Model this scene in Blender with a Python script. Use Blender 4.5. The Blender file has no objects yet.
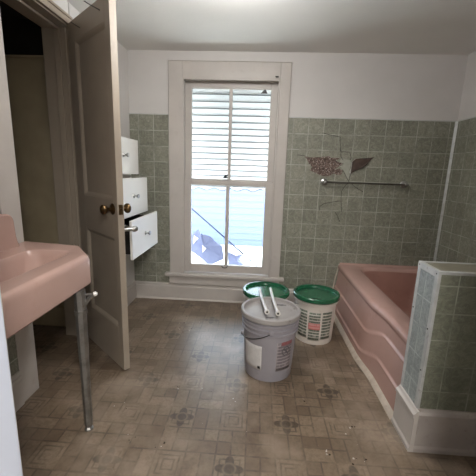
import bpy, bmesh, math, random
from mathutils import Vector, Matrix, noise, geometry
random.seed(7)
C = bpy.context.scene.collection
PI = math.pi

# ------------------------------------------------------------------ materials
def lin(r, g, b):
    f = lambda v: (v/255/12.92) if v/255 <= .04045 else ((v/255+.055)/1.055)**2.4
    return (f(r), f(g), f(b), 1)

class NT:
    def __init__(s, name):
        s.m = bpy.data.materials.new(name); s.m.use_nodes = True
        s.t = s.m.node_tree; s.b = s.t.nodes['Principled BSDF']
        s.out = s.t.nodes['Material Output']
    def n(s, typ, **kw):
        x = s.t.nodes.new(typ)
        for k, v in kw.items(): setattr(x, k, v)
        return x
    def l(s, a, b): s.t.links.new(a, b)
    def put(s, sock, v):
        if isinstance(v, bpy.types.NodeSocket): s.l(v, sock)
        elif v is not None: sock.default_value = v
    def math(s, op, a, b=None, c=None, clamp=False):
        x = s.n('ShaderNodeMath', operation=op); x.use_clamp = clamp
        s.put(x.inputs[0], a); s.put(x.inputs[1], b)
        if c is not None: s.put(x.inputs[2], c)
        return x.outputs[0]
    def ramp(s, v, a, b):          # smooth 0..1 between a and b
        x = s.n('ShaderNodeMapRange', interpolation_type='SMOOTHSTEP')
        s.put(x.inputs['Value'], v); s.put(x.inputs['From Min'], a); s.put(x.inputs['From Max'], b)
        return x.outputs[0]
    def mix(s, f, a, b, mode='MIX'):
        x = s.n('ShaderNodeMix', data_type='RGBA', blend_type=mode)
        s.put(x.inputs[0], f); s.put(x.inputs[6], a); s.put(x.inputs[7], b)
        return x.outputs[2]
    def noise(s, vec, scale, detail=3, rough=.55, dist=0, col=False):
        x = s.n('ShaderNodeTexNoise'); s.put(x.inputs['Vector'], vec)
        x.inputs['Scale'].default_value = scale; x.inputs['Detail'].default_value = detail
        x.inputs['Roughness'].default_value = rough; x.inputs['Distortion'].default_value = dist
        return x.outputs['Color' if col else 'Fac']
    def pos(s):                    # world position (objects carry no rotation)
        return s.n('ShaderNodeNewGeometry').outputs['Position']
    def sep(s, v):
        x = s.n('ShaderNodeSeparateXYZ'); s.l(v, x.inputs[0]); return x.outputs
    def comb(s, a, b, c=0.0):
        x = s.n('ShaderNodeCombineXYZ')
        for i, v in enumerate((a, b, c)): s.put(x.inputs[i], v)
        return x.outputs[0]
    def white(s, vec, col=False):
        x = s.n('ShaderNodeTexWhiteNoise', noise_dimensions='3D'); s.put(x.inputs['Vector'], vec)
        return x.outputs['Color' if col else 'Value']
    def bump(s, h, strength=.3, dist=.002):
        x = s.n('ShaderNodeBump'); x.inputs['Strength'].default_value = strength
        x.inputs['Distance'].default_value = dist
        s.l(h, x.inputs['Height']); s.l(x.outputs[0], s.b.inputs['Normal'])
    def fin(s, col, rough=.5, metal=0.0, spec=None):
        s.put(s.b.inputs['Base Color'], col); s.put(s.b.inputs['Roughness'], rough)
        s.put(s.b.inputs['Metallic'], metal)
        if spec is not None: s.b.inputs['Specular IOR Level'].default_value = spec
        return s.m

def plain(name, rgb, rough=.5, metal=0, var=.12, scale=9, bump=.0, bscale=60, spec=None, dirt=None, damt=.5):
    t = NT(name); p = t.pos()
    a = lin(*rgb); k = 1-var
    c = t.mix(t.ramp(t.noise(p, scale, 4), .3, .7), tuple(v*k for v in a[:3])+(1,), a)
    if dirt:
        d = t.ramp(t.noise(p, scale*2.3, 6, .7), .56, .75)
        c = t.mix(t.math('MULTIPLY', d, damt), c, lin(*dirt))
    if bump: t.bump(t.noise(p, bscale, 4), bump)
    return t.fin(c, rough, metal, spec)

def tile_mat(name, au, av, u0, v0, s, base, grout, vein):
    t = NT(name); p = t.pos(); q = t.sep(p)
    u = t.math('DIVIDE', t.math('SUBTRACT', q[au], u0), s)
    v = t.math('DIVIDE', t.math('SUBTRACT', q[av], v0), s)
    def edge(w):
        f = t.math('FRACT', w)
        return t.math('MINIMUM', f, t.math('SUBTRACT', 1.0, f))
    e = t.math('MINIMUM', edge(u), edge(v))
    g = t.ramp(e, .010, .030)
    cell = t.comb(t.math('FLOOR', u), t.math('FLOOR', v), 3.0)
    rc = t.white(cell, True)
    off = t.n('ShaderNodeVectorMath', operation='MULTIPLY_ADD')
    t.l(rc, off.inputs[0]); off.inputs[1].default_value = (9, 9, 9); t.l(p, off.inputs[2])
    pv = off.outputs[0]
    n1 = t.noise(pv, 22, 5, .6, 1.6); n2 = t.noise(pv, 60, 4, .65, .8)
    b = lin(*base)
    c = t.mix(t.ramp(n1, .35, .65), tuple(x*.74 for x in b[:3])+(1,), b)
    # marble-like light streaks
    r = t.math('ABSOLUTE', t.math('SUBTRACT', t.noise(pv, 13, 4, .6, 2.2), .5))
    c = t.mix(t.math('MULTIPLY', t.math('SUBTRACT', 1.0, t.ramp(r, .0, .035)), .42), c, lin(*vein))
    c = t.mix(t.math('MULTIPLY', t.ramp(n2, .52, .7), .3), c, tuple(x*.5 for x in b[:3])+(1,))
    tone = t.math('ADD', .9, t.math('MULTIPLY', t.white(cell), .2))
    c = t.mix(1.0, c, t.comb(tone, tone, tone), 'MULTIPLY')
    gn = t.noise(p, 7, 4, .6)
    gc = t.mix(t.ramp(gn, .4, .65), lin(*grout), tuple(x*.55 for x in lin(*grout)[:3])+(1,))
    c = t.mix(g, gc, c)
    t.bump(g, .25, .001)
    return t.fin(c, t.math('ADD', .33, t.math('MULTIPLY', n1, .2)))

def floor_mat():
    t = NT('vinyl_floor'); p0 = t.pos()
    wob = t.n('ShaderNodeVectorMath', operation='MULTIPLY_ADD')
    t.l(t.noise(p0, 38, 3, .6, 0, True), wob.inputs[0]); wob.inputs[1].default_value = (.006, .006, 0); t.l(p0, wob.inputs[2])
    p = wob.outputs[0]; q = t.sep(p)
    # small wobble so that nothing is ruler straight
    U = .1337
    u = t.math('ADD', t.math('DIVIDE', t.math('SUBTRACT', q[0], -.33), U), .5)
    v = t.math('ADD', t.math('DIVIDE', t.math('SUBTRACT', q[1], 1.44), .139), .5)
    iu = t.math('FLOOR', u); iv = t.math('FLOOR', v)
    fu = t.math('FRACT', u); fv = t.math('FRACT', v)
    md = lambda a, b: t.math('FLOORED_MODULO', a, float(b))
    iseq = lambda a, b: t.math('COMPARE', a, float(b), .1)
    m1 = t.math('MULTIPLY', iseq(md(iu, 4), 0), iseq(md(iv, 4), 0))
    m2 = t.math('MULTIPLY', iseq(md(iu, 4), 2), iseq(md(iv, 4), 2))
    med = t.math('ADD', m1, m2)
    k1 = t.math('MULTIPLY', iseq(md(iu, 4), 2), iseq(md(iv, 4), 0))
    k2 = t.math('MULTIPLY', iseq(md(iu, 4), 0), iseq(md(iv, 4), 2))
    frm = t.math('ADD', k1, k2)                                     # framed squares
    par = md(t.math('ADD', iu, iv), 2)                               # brick direction
    rnd = t.white(t.comb(iu, iv, 1.0))
    # pieces of a square: two bricks, four small squares or a brick and two squares
    edge = lambda f: t.math('MINIMUM', f, t.math('SUBTRACT', 1.0, f))
    inv = lambda f: t.math('SUBTRACT', 1.0, f)
    lerp = lambda k, x, y: t.math('ADD', t.math('MULTIPLY', inv(k), x), t.math('MULTIPLY', k, y))
    a = lerp(par, fv, fu); b_ = lerp(par, fu, fv)
    b2 = t.math('MULTIPLY', a, 2.0); bi = t.math('FLOOR', b2); bf = t.math('FRACT', b2)
    c2 = t.math('MULTIPLY', b_, 2.0); ci = t.math('FLOOR', c2); cf = t.math('FRACT', c2)
    cut = t.math('GREATER_THAN', t.white(t.comb(iu, iv, t.math('ADD', bi, 9.0))), .55)
    esq = t.math('MINIMUM', edge(fu), edge(fv))
    ebr = t.math('MINIMUM', esq, t.math('MULTIPLY', edge(bf), .5))
    ebr = t.math('MINIMUM', ebr, lerp(cut, 1.0, t.math('MULTIPLY', edge(cf), .5)))
    ring = t.math('ABSOLUTE', t.math('SUBTRACT', esq, .17))
    ring2 = t.math('ABSOLUTE', t.math('SUBTRACT', esq, .32))
    efr = t.math('MINIMUM', t.math('MINIMUM', esq, ring), lerp(frm, 1.0, ring2))
    plainsq = t.math('SUBTRACT', 1.0, t.math('ADD', med, frm), clamp=True)
    e = lerp(plainsq, efr, ebr)
    ci = t.math('MULTIPLY', ci, cut)
    worn = t.noise(p, 2.2, 5, .6)
    line = t.math('MULTIPLY', t.math('SUBTRACT', 1.0, t.ramp(e, .012, .045)), t.ramp(t.noise(p, 11, 3), .32, .58))
    br = t.white(t.comb(iu, iv, t.math('ADD', t.math('MULTIPLY', ci, 20.0), t.math('ADD', bi, 5.0))))
    grain = t.noise(p, 55, 5, .65, .6)
    light, mid, dark = lin(126, 111, 94), lin(99, 84, 69), lin(69, 56, 44)
    c = t.mix(t.ramp(br, .1, .9), mid, light)
    c = t.mix(t.math('MULTIPLY', t.math('GREATER_THAN', br, .72), .4), c, dark)
    c = t.mix(t.math('MULTIPLY', t.math('SUBTRACT', 1.0, plainsq), .55), c, light)
    # flower medallion: dark ring and a four-lobed bloom that leaks over its frame
    cu = t.math('SUBTRACT', fu, .5); cv = t.math('SUBTRACT', fv, .5)
    rr = t.math('SQRT', t.math('ADD', t.math('MULTIPLY', cu, cu), t.math('MULTIPLY', cv, cv)))
    th = t.math('ARCTAN2', cv, cu)
    lobe = t.math('ADD', .36, t.math('MULTIPLY', .12, t.math('COSINE', t.math('MULTIPLY', th, 4.0))))
    dl = t.math('SUBTRACT', rr, lobe)
    petal = t.math('SUBTRACT', 1.0, t.ramp(dl, -.05, .03))
    vein_ = t.ramp(t.math('ABSOLUTE', t.math('SUBTRACT', rr, .2)), .0, .07)
    petal = t.math('MULTIPLY', petal, t.math('ADD', .35, t.math('MULTIPLY', vein_, .65)))
    petal = t.math('MULTIPLY', petal, med)
    c = t.mix(t.math('MULTIPLY', petal, .85), c, lin(52, 46, 39))
    c = t.mix(t.math('MULTIPLY', line, .68), c, lin(56, 46, 37))
    c = t.mix(t.math('MULTIPLY', t.ramp(grain, .42, .62), .5), c, lin(92, 78, 64))
    # scuffs: pale dust and dark dirt
    c = t.mix(t.math('MULTIPLY', t.ramp(worn, .45, .68), .42), c, lin(164, 150, 134))
    dirt = t.ramp(t.noise(p, 3.4, 7, .74, .7), .5, .68)
    c = t.mix(t.math('MULTIPLY', dirt, .45), c, lin(70, 55, 41))
    sp = t.ramp(t.noise(p, 95, 2, .5), .74, .78)
    c = t.mix(t.math('MULTIPLY', sp, .6), c, lin(188, 180, 168))
    t.bump(t.math('ADD', e, grain), .12, .001)
    return t.fin(c, t.math('ADD', .22, t.math('MULTIPLY', grain, .30)), 0, .6)

M = {}
M['plaster'] = plain('white_plaster', (203, 200, 197), .75, var=.06, scale=3, bump=.25, bscale=26)
M['ceiling'] = plain('ceiling_paint', (224, 222, 218), .85, var=.05, scale=2, bump=.35, bscale=34)
M['trim'] = plain('cream_trim_paint', (186, 180, 174), .45, var=.07, scale=6, bump=.15, bscale=30, dirt=(150, 138, 122), damt=.25)
M['doorpaint'] = plain('taupe_door_paint', (156, 145, 131), .5, var=.1, scale=4, bump=.2, bscale=50)
M['closet'] = plain('olive_closet_board', (172, 159, 131), .65, var=.15, scale=5, bump=.1)
M['closetshade'] = plain('closet_painted_shade', (40, 36, 32), .9, var=.3, scale=4)  # near-black colour stands in for the shade of the unlit upper closet
M['pink'] = plain('pink_enamel', (182, 152, 142), .22, var=.07, scale=4, dirt=(160, 120, 104), damt=.3)
M['pinktub'] = plain('pink_tub_enamel', (184, 150, 141), .25, var=.1, scale=3, dirt=(150, 112, 100), damt=.4)
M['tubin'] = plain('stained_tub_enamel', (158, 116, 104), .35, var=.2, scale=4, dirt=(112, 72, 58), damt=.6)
M['chrome'] = plain('dull_chrome', (190, 190, 188), .28, 1, var=.25, scale=30)
M['steel'] = plain('galvanised_leg', (150, 148, 144), .42, .85, var=.3, scale=22, dirt=(110, 96, 80), damt=.6)
M['brass'] = plain('antique_brass', (112, 90, 62), .3, .9, var=.35, scale=40)
M['alu'] = plain('aluminium_edge', (192, 194, 192), .45, .15, var=.2, scale=14, dirt=(110, 105, 96), damt=.7)
M['drawer'] = plain('white_drawer_gloss', (226, 224, 219), .35, var=.03, scale=3)
M['black'] = plain('black_metal', (28, 27, 26), .5, var=.2)
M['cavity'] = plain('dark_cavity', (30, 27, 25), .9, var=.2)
M['gpail'] = plain('grey_pail_plastic', (150, 147, 153), .42, var=.08, scale=6, dirt=(130, 124, 124), damt=.4)
M['glid'] = plain('dusty_grey_lid', (156, 152, 150), .5, var=.12, scale=10, dirt=(84, 78, 74), damt=.75)
M['wpail'] = plain('white_pail_plastic', (214, 208, 200), .4, var=.07, scale=6, dirt=(170, 158, 144), damt=.4)
M['green'] = plain('green_lid_plastic', (30, 92, 64), .22, var=.25, scale=14, dirt=(150, 170, 158), damt=.35)
M['pipe'] = plain('white_pipe', (212, 208, 202), .35, var=.1, scale=30)
M['crack'] = plain('crack_line', (38, 34, 30), .9, var=.2)
M['flake'] = plain('peeled_tile_back', (78, 64, 56), .8, var=.35, scale=40, bump=.4, bscale=90)
M['paper'] = plain('label_paper', (205, 203, 202), .6, var=.12, scale=26, dirt=(150, 148, 148), damt=.6)
M['ink'] = plain('label_ink', (96, 92, 96), .6, var=.2, scale=60)
M['redink'] = plain('label_red_ink', (146, 92, 96), .6, var=.2, scale=60)
M['awning'] = plain('awning_metal', (236, 238, 236), .5, var=.06, scale=5)
M['awnlip'] = plain('awning_seam', (120, 124, 124), .6, var=.1)
M['scallop'] = plain('awning_scallop_edge', (70, 72, 92), .6, var=.1)
M['siding'] = plain('darkened_siding', (96, 106, 134), .6, var=.04)  # white wall, its colour lowered and blued so strong daylight doesn't burn it out
M['lav'] = plain('lavender_sheet', (134, 140, 172), .6, var=.12, scale=6)
M['ground'] = plain('pale_gravel', (205, 205, 200), .9, var=.1, scale=3)
M['caulk'] = plain('old_caulk_strip', (190, 178, 164), .6, var=.2, scale=20, dirt=(110, 94, 78), damt=.7)
M['floor'] = floor_mat()
GREEN = ((133, 133, 119), (176, 178, 166), (172, 174, 162))
M['tile_back'] = tile_mat('tile_back', 0, 2, .425, 1.711, .131, *GREEN)
M['tile_backl'] = tile_mat('tile_back_corner', 0, 2, -1.069, 1.711, .135, *GREEN)
M['tile_side'] = tile_mat('tile_side', 1, 2, 2.66, 1.711, .131, *GREEN)
DG = ((124, 126, 110), (160, 164, 148), (146, 150, 136))
M['tile_part'] = tile_mat('tile_partition', 0, 2, .863, .554, .125, *DG)
M['tile_end'] = tile_mat('tile_partition_end_lit', 1, 2, 1.30, .58, .135, (150, 158, 156), (182, 190, 188), (182, 190, 188))  # lighter, bluer than the front tiles: window light put into the colour

def rubble_mat():
    t = NT('exposed_plaster'); p = t.pos()
    n1 = t.noise(p, 60, 6, .7, .5); n2 = t.noise(p, 110, 3, .6)
    c = t.mix(t.ramp(n1, .35, .65), lin(66, 52, 46), lin(116, 97, 89))
    c = t.mix(t.ramp(n2, .56, .64), c, lin(204, 192, 184))
    t.bump(n1, .9, .004); return t.fin(c, .9)
M['rubble'] = rubble_mat()

def glass_mat():
    t = NT('window_glass'); t.t.nodes.remove(t.b)
    tr = t.n('ShaderNodeBsdfTransparent'); tr.inputs[0].default_value = (.93, .96, .98, 1)
    gl = t.n('ShaderNodeBsdfGlossy'); gl.inputs['Roughness'].default_value = .4
    fr = t.n('ShaderNodeFresnel'); fr.inputs[0].default_value = 1.12
    mx = t.n('ShaderNodeMixShader'); t.l(fr.outputs[0], mx.inputs[0])
    t.l(tr.outputs[0], mx.inputs[1]); t.l(gl.outputs[0], mx.inputs[2]); t.l(mx.outputs[0], t.out.inputs[0])
    return t.m
M['glass'] = glass_mat()

def print_mat(name, paper, ink, rows, band=None):
    """rows of illegible small print on a label, from the patch's own UV"""
    t = NT(name); uv = t.sep(t.n('ShaderNodeUVMap').outputs[0])
    r = t.math('MULTIPLY', uv[1], float(rows)); ri = t.math('FLOOR', r); rf = t.math('FRACT', r)
    on = t.math('MULTIPLY', t.math('GREATER_THAN', rf, .3), 1.0)
    w = t.noise(t.comb(t.math('MULTIPLY', uv[0], 7.0), ri, 0.0), 2.5, 3, .7)
    on = t.math('MULTIPLY', on, t.ramp(w, .34, .46))
    m = t.math('MINIMUM', uv[0], t.math('SUBTRACT', 1.0, uv[0]))
    on = t.math('MULTIPLY', on, t.math('GREATER_THAN', m, .04))
    c = t.mix(on, lin(*paper), lin(*ink))
    if band:
        lo, hi, col = band
        inb = t.math('MULTIPLY', t.math('GREATER_THAN', uv[1], lo), t.math('LESS_THAN', uv[1], hi))
        c = t.mix(inb, c, t.mix(t.math('MULTIPLY', on, .35), lin(*col), lin(228, 200, 196)))
    return t.fin(c, .5)
M['print_green'] = print_mat('print_columns', (196, 192, 184), (92, 100, 88), 9)
M['print_mid'] = print_mat('print_mid_column', (196, 192, 184), (92, 100, 88), 10, (.40, .62, (190, 104, 100)))
M['print_grey'] = print_mat('print_warning', (158, 150, 152), (112, 106, 110), 9)

# ------------------------------------------------------------------ mesh helpers
def world_loc(o):
    v = Vector((0, 0, 0))
    while o is not None: v = v + o.location; o = o.parent
    return v

def obj(name, bm, mat, parent=None, smooth=None, bevel=0, label=None, kind=None, subsurf=0):
    me = bpy.data.meshes.new(name)
    if parent is not None:
        bmesh.ops.translate(bm, verts=bm.verts, vec=-world_loc(parent))
    bm.normal_update(); bm.to_mesh(me); bm.free()
    o = bpy.data.objects.new(name, me); C.objects.link(o)
    for m in (mat if isinstance(mat, (list, tuple)) else [mat]): me.materials.append(m)
    if parent is not None: o.parent = parent
    if smooth is not None:
        me.shade_smooth()
        if smooth < 180: me.set_sharp_from_angle(angle=math.radians(smooth))
    if bevel:
        b = o.modifiers.new('bevel', 'BEVEL'); b.width = bevel; b.segments = 2; b.limit_method = 'ANGLE'
    if subsurf:
        s = o.modifiers.new('sub', 'SUBSURF'); s.levels = s.render_levels = subsurf
    if label: o['label'] = label
    if kind: o['kind'] = kind
    return o

def thing(name, label, cat, loc, group=None, kind=None):
    o = bpy.data.objects.new(name, None); C.objects.link(o); o.location = loc
    o.empty_display_size = .05
    if label: o['label'] = label
    if cat: o['category'] = cat
    if group: o['group'] = group
    if kind: o['kind'] = kind
    return o

def tag(o, label, cat, group=None):
    o['label'] = label; o['category'] = cat
    if group: o['group'] = group
    return o

def box(bm, x0, x1, y0, y1, z0, z1, mi=0):
    vs = [bm.verts.new((x, y, z)) for z in (z0, z1) for y in (y0, y1) for x in (x0, x1)]
    for f in ((0, 2, 3, 1), (4, 5, 7, 6), (0, 1, 5, 4), (2, 6, 7, 3), (0, 4, 6, 2), (1, 3, 7, 5)):
        bm.faces.new([vs[i] for i in f]).material_index = mi
    return vs

def B(*a, **k):
    bm = bmesh.new(); box(bm, *a, **k); return bm

def boxes(lst):
    bm = bmesh.new()
    for a in lst: box(bm, *a)
    return bm

def frame_to(axis):
    z = Vector(axis).normalized()
    x = z.orthogonal().normalized(); y = z.cross(x)
    return x, y, z

def lathe(bm, prof, origin, axis=(0, 0, 1), n=40, close=True):
    """prof: list of (radius, height) along axis"""
    x, y, z = frame_to(axis); o = Vector(origin); rings = []
    if tuple(axis) == (0, 0, 1): x, y = Vector((1, 0, 0)), Vector((0, 1, 0))
    for r, h in prof:
        if r < 1e-6: rings.append([bm.verts.new(o+z*h)])
        else: rings.append([bm.verts.new(o+z*h+(x*math.cos(2*PI*i/n)+y*math.sin(2*PI*i/n))*r) for i in range(n)])
    for a, b in zip(rings, rings[1:]):
        for i in range(n):
            j = (i+1) % n
            if len(a) == 1 and len(b) == 1: continue
            if len(a) == 1: bm.faces.new((a[0], b[j], b[i]))
            elif len(b) == 1: bm.faces.new((a[i], a[j], b[0]))
            else: bm.faces.new((a[i], a[j], b[j], b[i]))
    bmesh.ops.recalc_face_normals(bm, faces=bm.faces)
    return bm

def tube(bm, pts, r, n=10, caps=True):
    pts = [Vector(p) for p in pts]; rs = r if isinstance(r, (list, tuple)) else [r]*len(pts)
    x = None; rings = []
    for i, p in enumerate(pts):
        d = (pts[min(i+1, len(pts)-1)]-pts[max(i-1, 0)]).normalized()
        if x is None: x = d.orthogonal().normalized()
        x = (x-d*x.dot(d)).normalized(); y = d.cross(x)
        rings.append([bm.verts.new(p+(x*math.cos(2*PI*k/n)+y*math.sin(2*PI*k/n))*rs[i]) for k in range(n)])
    for a, b in zip(rings, rings[1:]):
        for k in range(n): bm.faces.new((a[k], a[(k+1) % n], b[(k+1) % n], b[k]))
    if caps:
        bm.faces.new(rings[0][::-1]); bm.faces.new(rings[-1])
    return bm

def prism(bm, poly, ext, mi=0):
    """poly: list of 3-D points; ext: extrusion vector"""
    a = [bm.verts.new(p) for p in poly]; e = Vector(ext); b = [bm.verts.new(Vector(p)+e) for p in poly]
    n = len(a); fs = [bm.faces.new(a[::-1]), bm.faces.new(b)]
    for i in range(n): fs.append(bm.faces.new((a[i], a[(i+1) % n], b[(i+1) % n], b[i])))
    for f in fs: f.material_index = mi
    bmesh.ops.recalc_face_normals(bm, faces=fs)
    return bm

def sweep(bm, prof, y0, y1, fn):
    """extrude a 2-D profile (u,v) from t=y0 to t=y1 with fn(u,v,t)->xyz"""
    a = [bm.verts.new(fn(u, v, y0)) for u, v in prof]; b = [bm.verts.new(fn(u, v, y1)) for u, v in prof]
    n = len(a); bm.faces.new(a); bm.faces.new(b[::-1])
    for i in range(n): bm.faces.new((a[i], b[i], b[(i+1) % n], a[(i+1) % n]))
    bmesh.ops.recalc_face_normals(bm, faces=bm.faces)
    return bm

def slab_with_holes(outer, holes, z0, z1, to):
    """flat board with real holes; to(u,v,w)->xyz, w from z0 (back) to z1 (front)"""
    bm = bmesh.new()
    loops = [outer]+holes
    flat = [p for l in loops for p in l]
    tris = geometry.tessellate_polygon([[Vector((p[0], p[1], 0)) for p in l] for l in loops])
    f = [bm.verts.new(to(u, v, z1)) for u, v in flat]; b = [bm.verts.new(to(u, v, z0)) for u, v in flat]
    for t in tris:
        bm.faces.new([f[i] for i in t]); bm.faces.new([b[i] for i in t[::-1]])
    k = 0
    for l in loops:
        n = len(l)
        for i in range(n):
            j = (i+1) % n
            bm.faces.new((f[k+i], f[k+j], b[k+j], b[k+i]))
        k += n
    bmesh.ops.recalc_face_normals(bm, faces=bm.faces)
    return bm

# ------------------------------------------------------------------ the camera (fitted to the photo)
FPX, PITCH, YAW, ROLL = 325.0136, -.20404968, .0513847, -.03293602
CAMZ = 1.25
Rm = Matrix.Rotation(YAW, 3, 'Z') @ Matrix.Rotation(PITCH, 3, 'X') @ Matrix.Rotation(ROLL, 3, 'Y')
cd = bpy.data.cameras.new('camera'); cam = bpy.data.objects.new('camera', cd); C.objects.link(cam)
cd.sensor_width = 36; cd.lens = FPX/476*36; cd.clip_start = .02
rt, fw, up = Rm @ Vector((1, 0, 0)), Rm @ Vector((0, 1, 0)), Rm @ Vector((0, 0, 1))
mw = Matrix((rt, up, -fw)).transposed().to_4x4(); mw.translation = (0, 0, CAMZ)
cam.matrix_world = mw
bpy.context.scene.camera = cam

# ------------------------------------------------------------------ room shell
D, H = 2.976, 2.227
XL, XR = -1.20, 1.662
XF = -1.15                       # left wall beyond the door stands a little further in
obj('floor', B(-2.5, 1.9, -1.6, 3.2, -.06, 0), M['floor'], kind='structure')
obj('ceiling', B(-2.5, 1.9, -1.6, 3.2, H, H+.08), M['ceiling'], kind='structure')

WX0, WX1, WZ0, WZ1 = -.675, .165, .27, 2.02     # window opening
wb = obj('wall_back', boxes([(-1.5, WX0, D, 3.12, 0, H), (WX1, 1.85, D, 3.12, 0, H),
        (WX0, WX1, D, 3.12, 0, WZ0), (WX0, WX1, D, 3.12, WZ1, H)]), M['plaster'], kind='structure')
obj('wall_right', B(XR, 1.85, .3, D, 0, H), M['plaster'], kind='structure')

# tile boards on the back wall (the larger one broken open in two places)
T = .008
hole1 = [(305, 156), (310, 157.3), (322, 157), (330, 156), (331, 158), (340.3, 158), (336, 160.2), (338, 162), (343.3, 163.4),
         (338.6, 167), (334.5, 169.5), (340.3, 168.7), (343.3, 171), (341, 174.5), (337.8, 175.3), (333.6, 173.6),
         (328.6, 176.2), (323.5, 176.2), (318.5, 174.5), (313.5, 172), (310, 170.3), (312.6, 167), (309, 163.5), (307.5, 161)]
hole2 = [(374, 157.3), (370, 160.2), (366.4, 165.2), (362, 167.7), (358, 169.4), (353.8, 170.3), (350.5, 174.5),
         (349.3, 172), (351.3, 167.7), (352, 161.9), (355.5, 158.8), (362, 158.4), (369, 158)]
def ray(px, py):
    return Rm @ Vector(((px-238)/FPX, 1, -(py-238)/FPX))
def onY(px, py, y):
    d = ray(px, py); k = y/d.y; return (d.x*k, CAMZ+d.z*k)
def wig(poly, s=.0025):
    out = []
    for i, p in enumerate(poly):
        q = poly[(i+1) % len(poly)]
        for k in range(3):
            f = k/3
            out.append((p[0]*(1-f)+q[0]*f+(random.uniform(-s, s) if k else 0), p[1]*(1-f)+q[1]*f+(random.uniform(-s, s) if k else 0)))
    return out
h1 = wig([onY(x, y, D-T) for x, y in hole1]); h2 = wig([onY(x, y, D-T) for x, y in hole2], .0012)
toB = lambda u, v, w: (u, D-w, v)
tb = obj('tile_panel', slab_with_holes([(.247, .16), (XR, .16), (XR, 1.711), (.247, 1.711)], [h1, h2], 0, T, toB), M['tile_back'], wb)
obj('tile_panel', B(XF-.02, -.79, D-T, D, .16, 1.711), M['tile_backl'], wb)
obj('tile_cap', boxes([(.244, XR, D-T-.002, D, 1.711, 1.717), (XF, -.79, D-T-.002, D, 1.711, 1.717)]), M['alu'], wb)
# rough plaster bared in the first break
bm = bmesh.new(); nx, nz = 60, 40; x0, z0 = onY(303, 178, D); x1, z1 = onY(346, 154, D)
g = [[bm.verts.new((x0+(x1-x0)*i/nx, D-.0015-.003*max(0, noise.noise(Vector((i*.45, j*.45, 3)))+.2), z0+(z1-z0)*j/nz)) for i in range(nx+1)] for j in range(nz+1)]
for j in range(nz):
    for i in range(nx): bm.faces.new((g[j][i], g[j][i+1], g[j+1][i+1], g[j+1][i]))
obj('exposed_plaster', bm, M['rubble'], wb, 180)
# the second break: a flap of tile board curled outwards, its brown back creased lengthways
bm = bmesh.new()
tip = Vector((*onY(374, 157.3, D-T),)); heel = Vector((*onY(350.3, 174, D-T),))
rows = []
for i in range(9):
    f = i/8; m = heel.lerp(tip, f)
    a = Vector(onY(*[(351, 172), (352, 166), (352.3, 162), (355.5, 159), (359, 158.6), (363, 158.4), (367, 158.1), (371, 157.8), (374, 157.3)][i], D-T))
    b = Vector(onY(*[(350.6, 174), (353.6, 170.6), (358, 169.6), (361, 168.2), (364, 166.6), (366.4, 165), (368.6, 162), (371, 159.6), (374, 157.3)][i], D-T))
    lift = .018*math.sin(PI*min(1, f*1.15+.02))
    rows.append([bm.verts.new((a.x, D-T-.0005, a.y)), bm.verts.new(((a.x+m.x)/2, D-T-.0015-lift*.35, (a.y+m.y)/2)),
                 bm.verts.new((m.x, D-T-.001-lift*.15, m.y)), bm.verts.new(((b.x+m.x)/2, D-T-.002-lift*.8, (b.y+m.y)/2)), bm.verts.new((b.x, D-T-.001-lift, b.y))])
for r0, r1 in zip(rows, rows[1:]):
    for k in range(4):
        try: bm.faces.new((r0[k], r1[k], r1[k+1], r0[k+1]))
        except ValueError: pass
fl = obj('peeled_flap', bm, M['flake'], wb, 30); sm = fl.modifiers.new('thick', 'SOLIDIFY'); sm.thickness = .0015
# pale bared strip between the two breaks
bm = bmesh.new(); prism(bm, [(u, D-T-.0006, v) for u, v in wig([onY(a, b, D-T) for a, b in ((341, 158.4), (350, 160), (351, 163), (350, 168), (348.8, 172), (349.4, 175), (349, 180.5), (346.5, 177), (344.5, 172), (343, 169), (340.6, 168.2), (344, 163.4), (339.6, 162))], .0008)], (0, .0016, 0))
obj('bared_strip', bm, plain('bared_tile_back', (160, 161, 149), .7, var=.15, scale=30), wb)
# cracks running from the breaks
cracks = [[(322.5, 133), (330, 135), (338, 136.6), (340.2, 137), (340.4, 150), (341, 152), (350, 152), (351.3, 158), (350, 160)],
          [(341, 150), (340.8, 156), (343, 160)],
          [(343, 170.5), (346, 176), (349, 182)], [(350.4, 174.5), (349.6, 178), (349, 182)],
          [(349, 182), (344, 187), (341.5, 192), (341, 201), (333, 202), (324, 203.5), (320, 206), (319, 211)],
          [(349, 182), (356, 187.5), (363, 192)], [(335, 212), (338, 217), (340, 222)], [(305, 156), (297, 155)],
          [(341, 201), (341.6, 212)]]
for cr in cracks:
    pts = []
    for (a, b) in zip(cr, cr[1:]):
        for k in range(3):
            f = k/3; u, v = onY(a[0]+(b[0]-a[0])*f, a[1]+(b[1]-a[1])*f, D-T)
            pts.append((u+random.uniform(-.002, .002), D-T, v+random.uniform(-.002, .002)))
    u, v = onY(*cr[-1], D-T); pts.append((u, D-T, v))
    bm = bmesh.new(); tube(bm, pts, .0019, 6); obj('crack', bm, M['crack'], wb)
# right wall boards and the metal corner strip
wr = bpy.data.objects['wall_right']
obj('tile_panel', B(XR-T, XR, .62, D-T, 0, 1.711), M['tile_side'], wr)
obj('tile_cap', B(XR-T-.002, XR, .62, D-T, 1.711, 1.717), M['alu'], wr)
bm = bmesh.new(); prism(bm, [(XR-T-.016, D-T-.003, .4), (XR-T, D-T-.019, .4), (XR-T, D-T, .4)], (0, 0, 1.311))
cs = obj('trim_3', bm, M['alu'], kind='structure')

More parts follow.
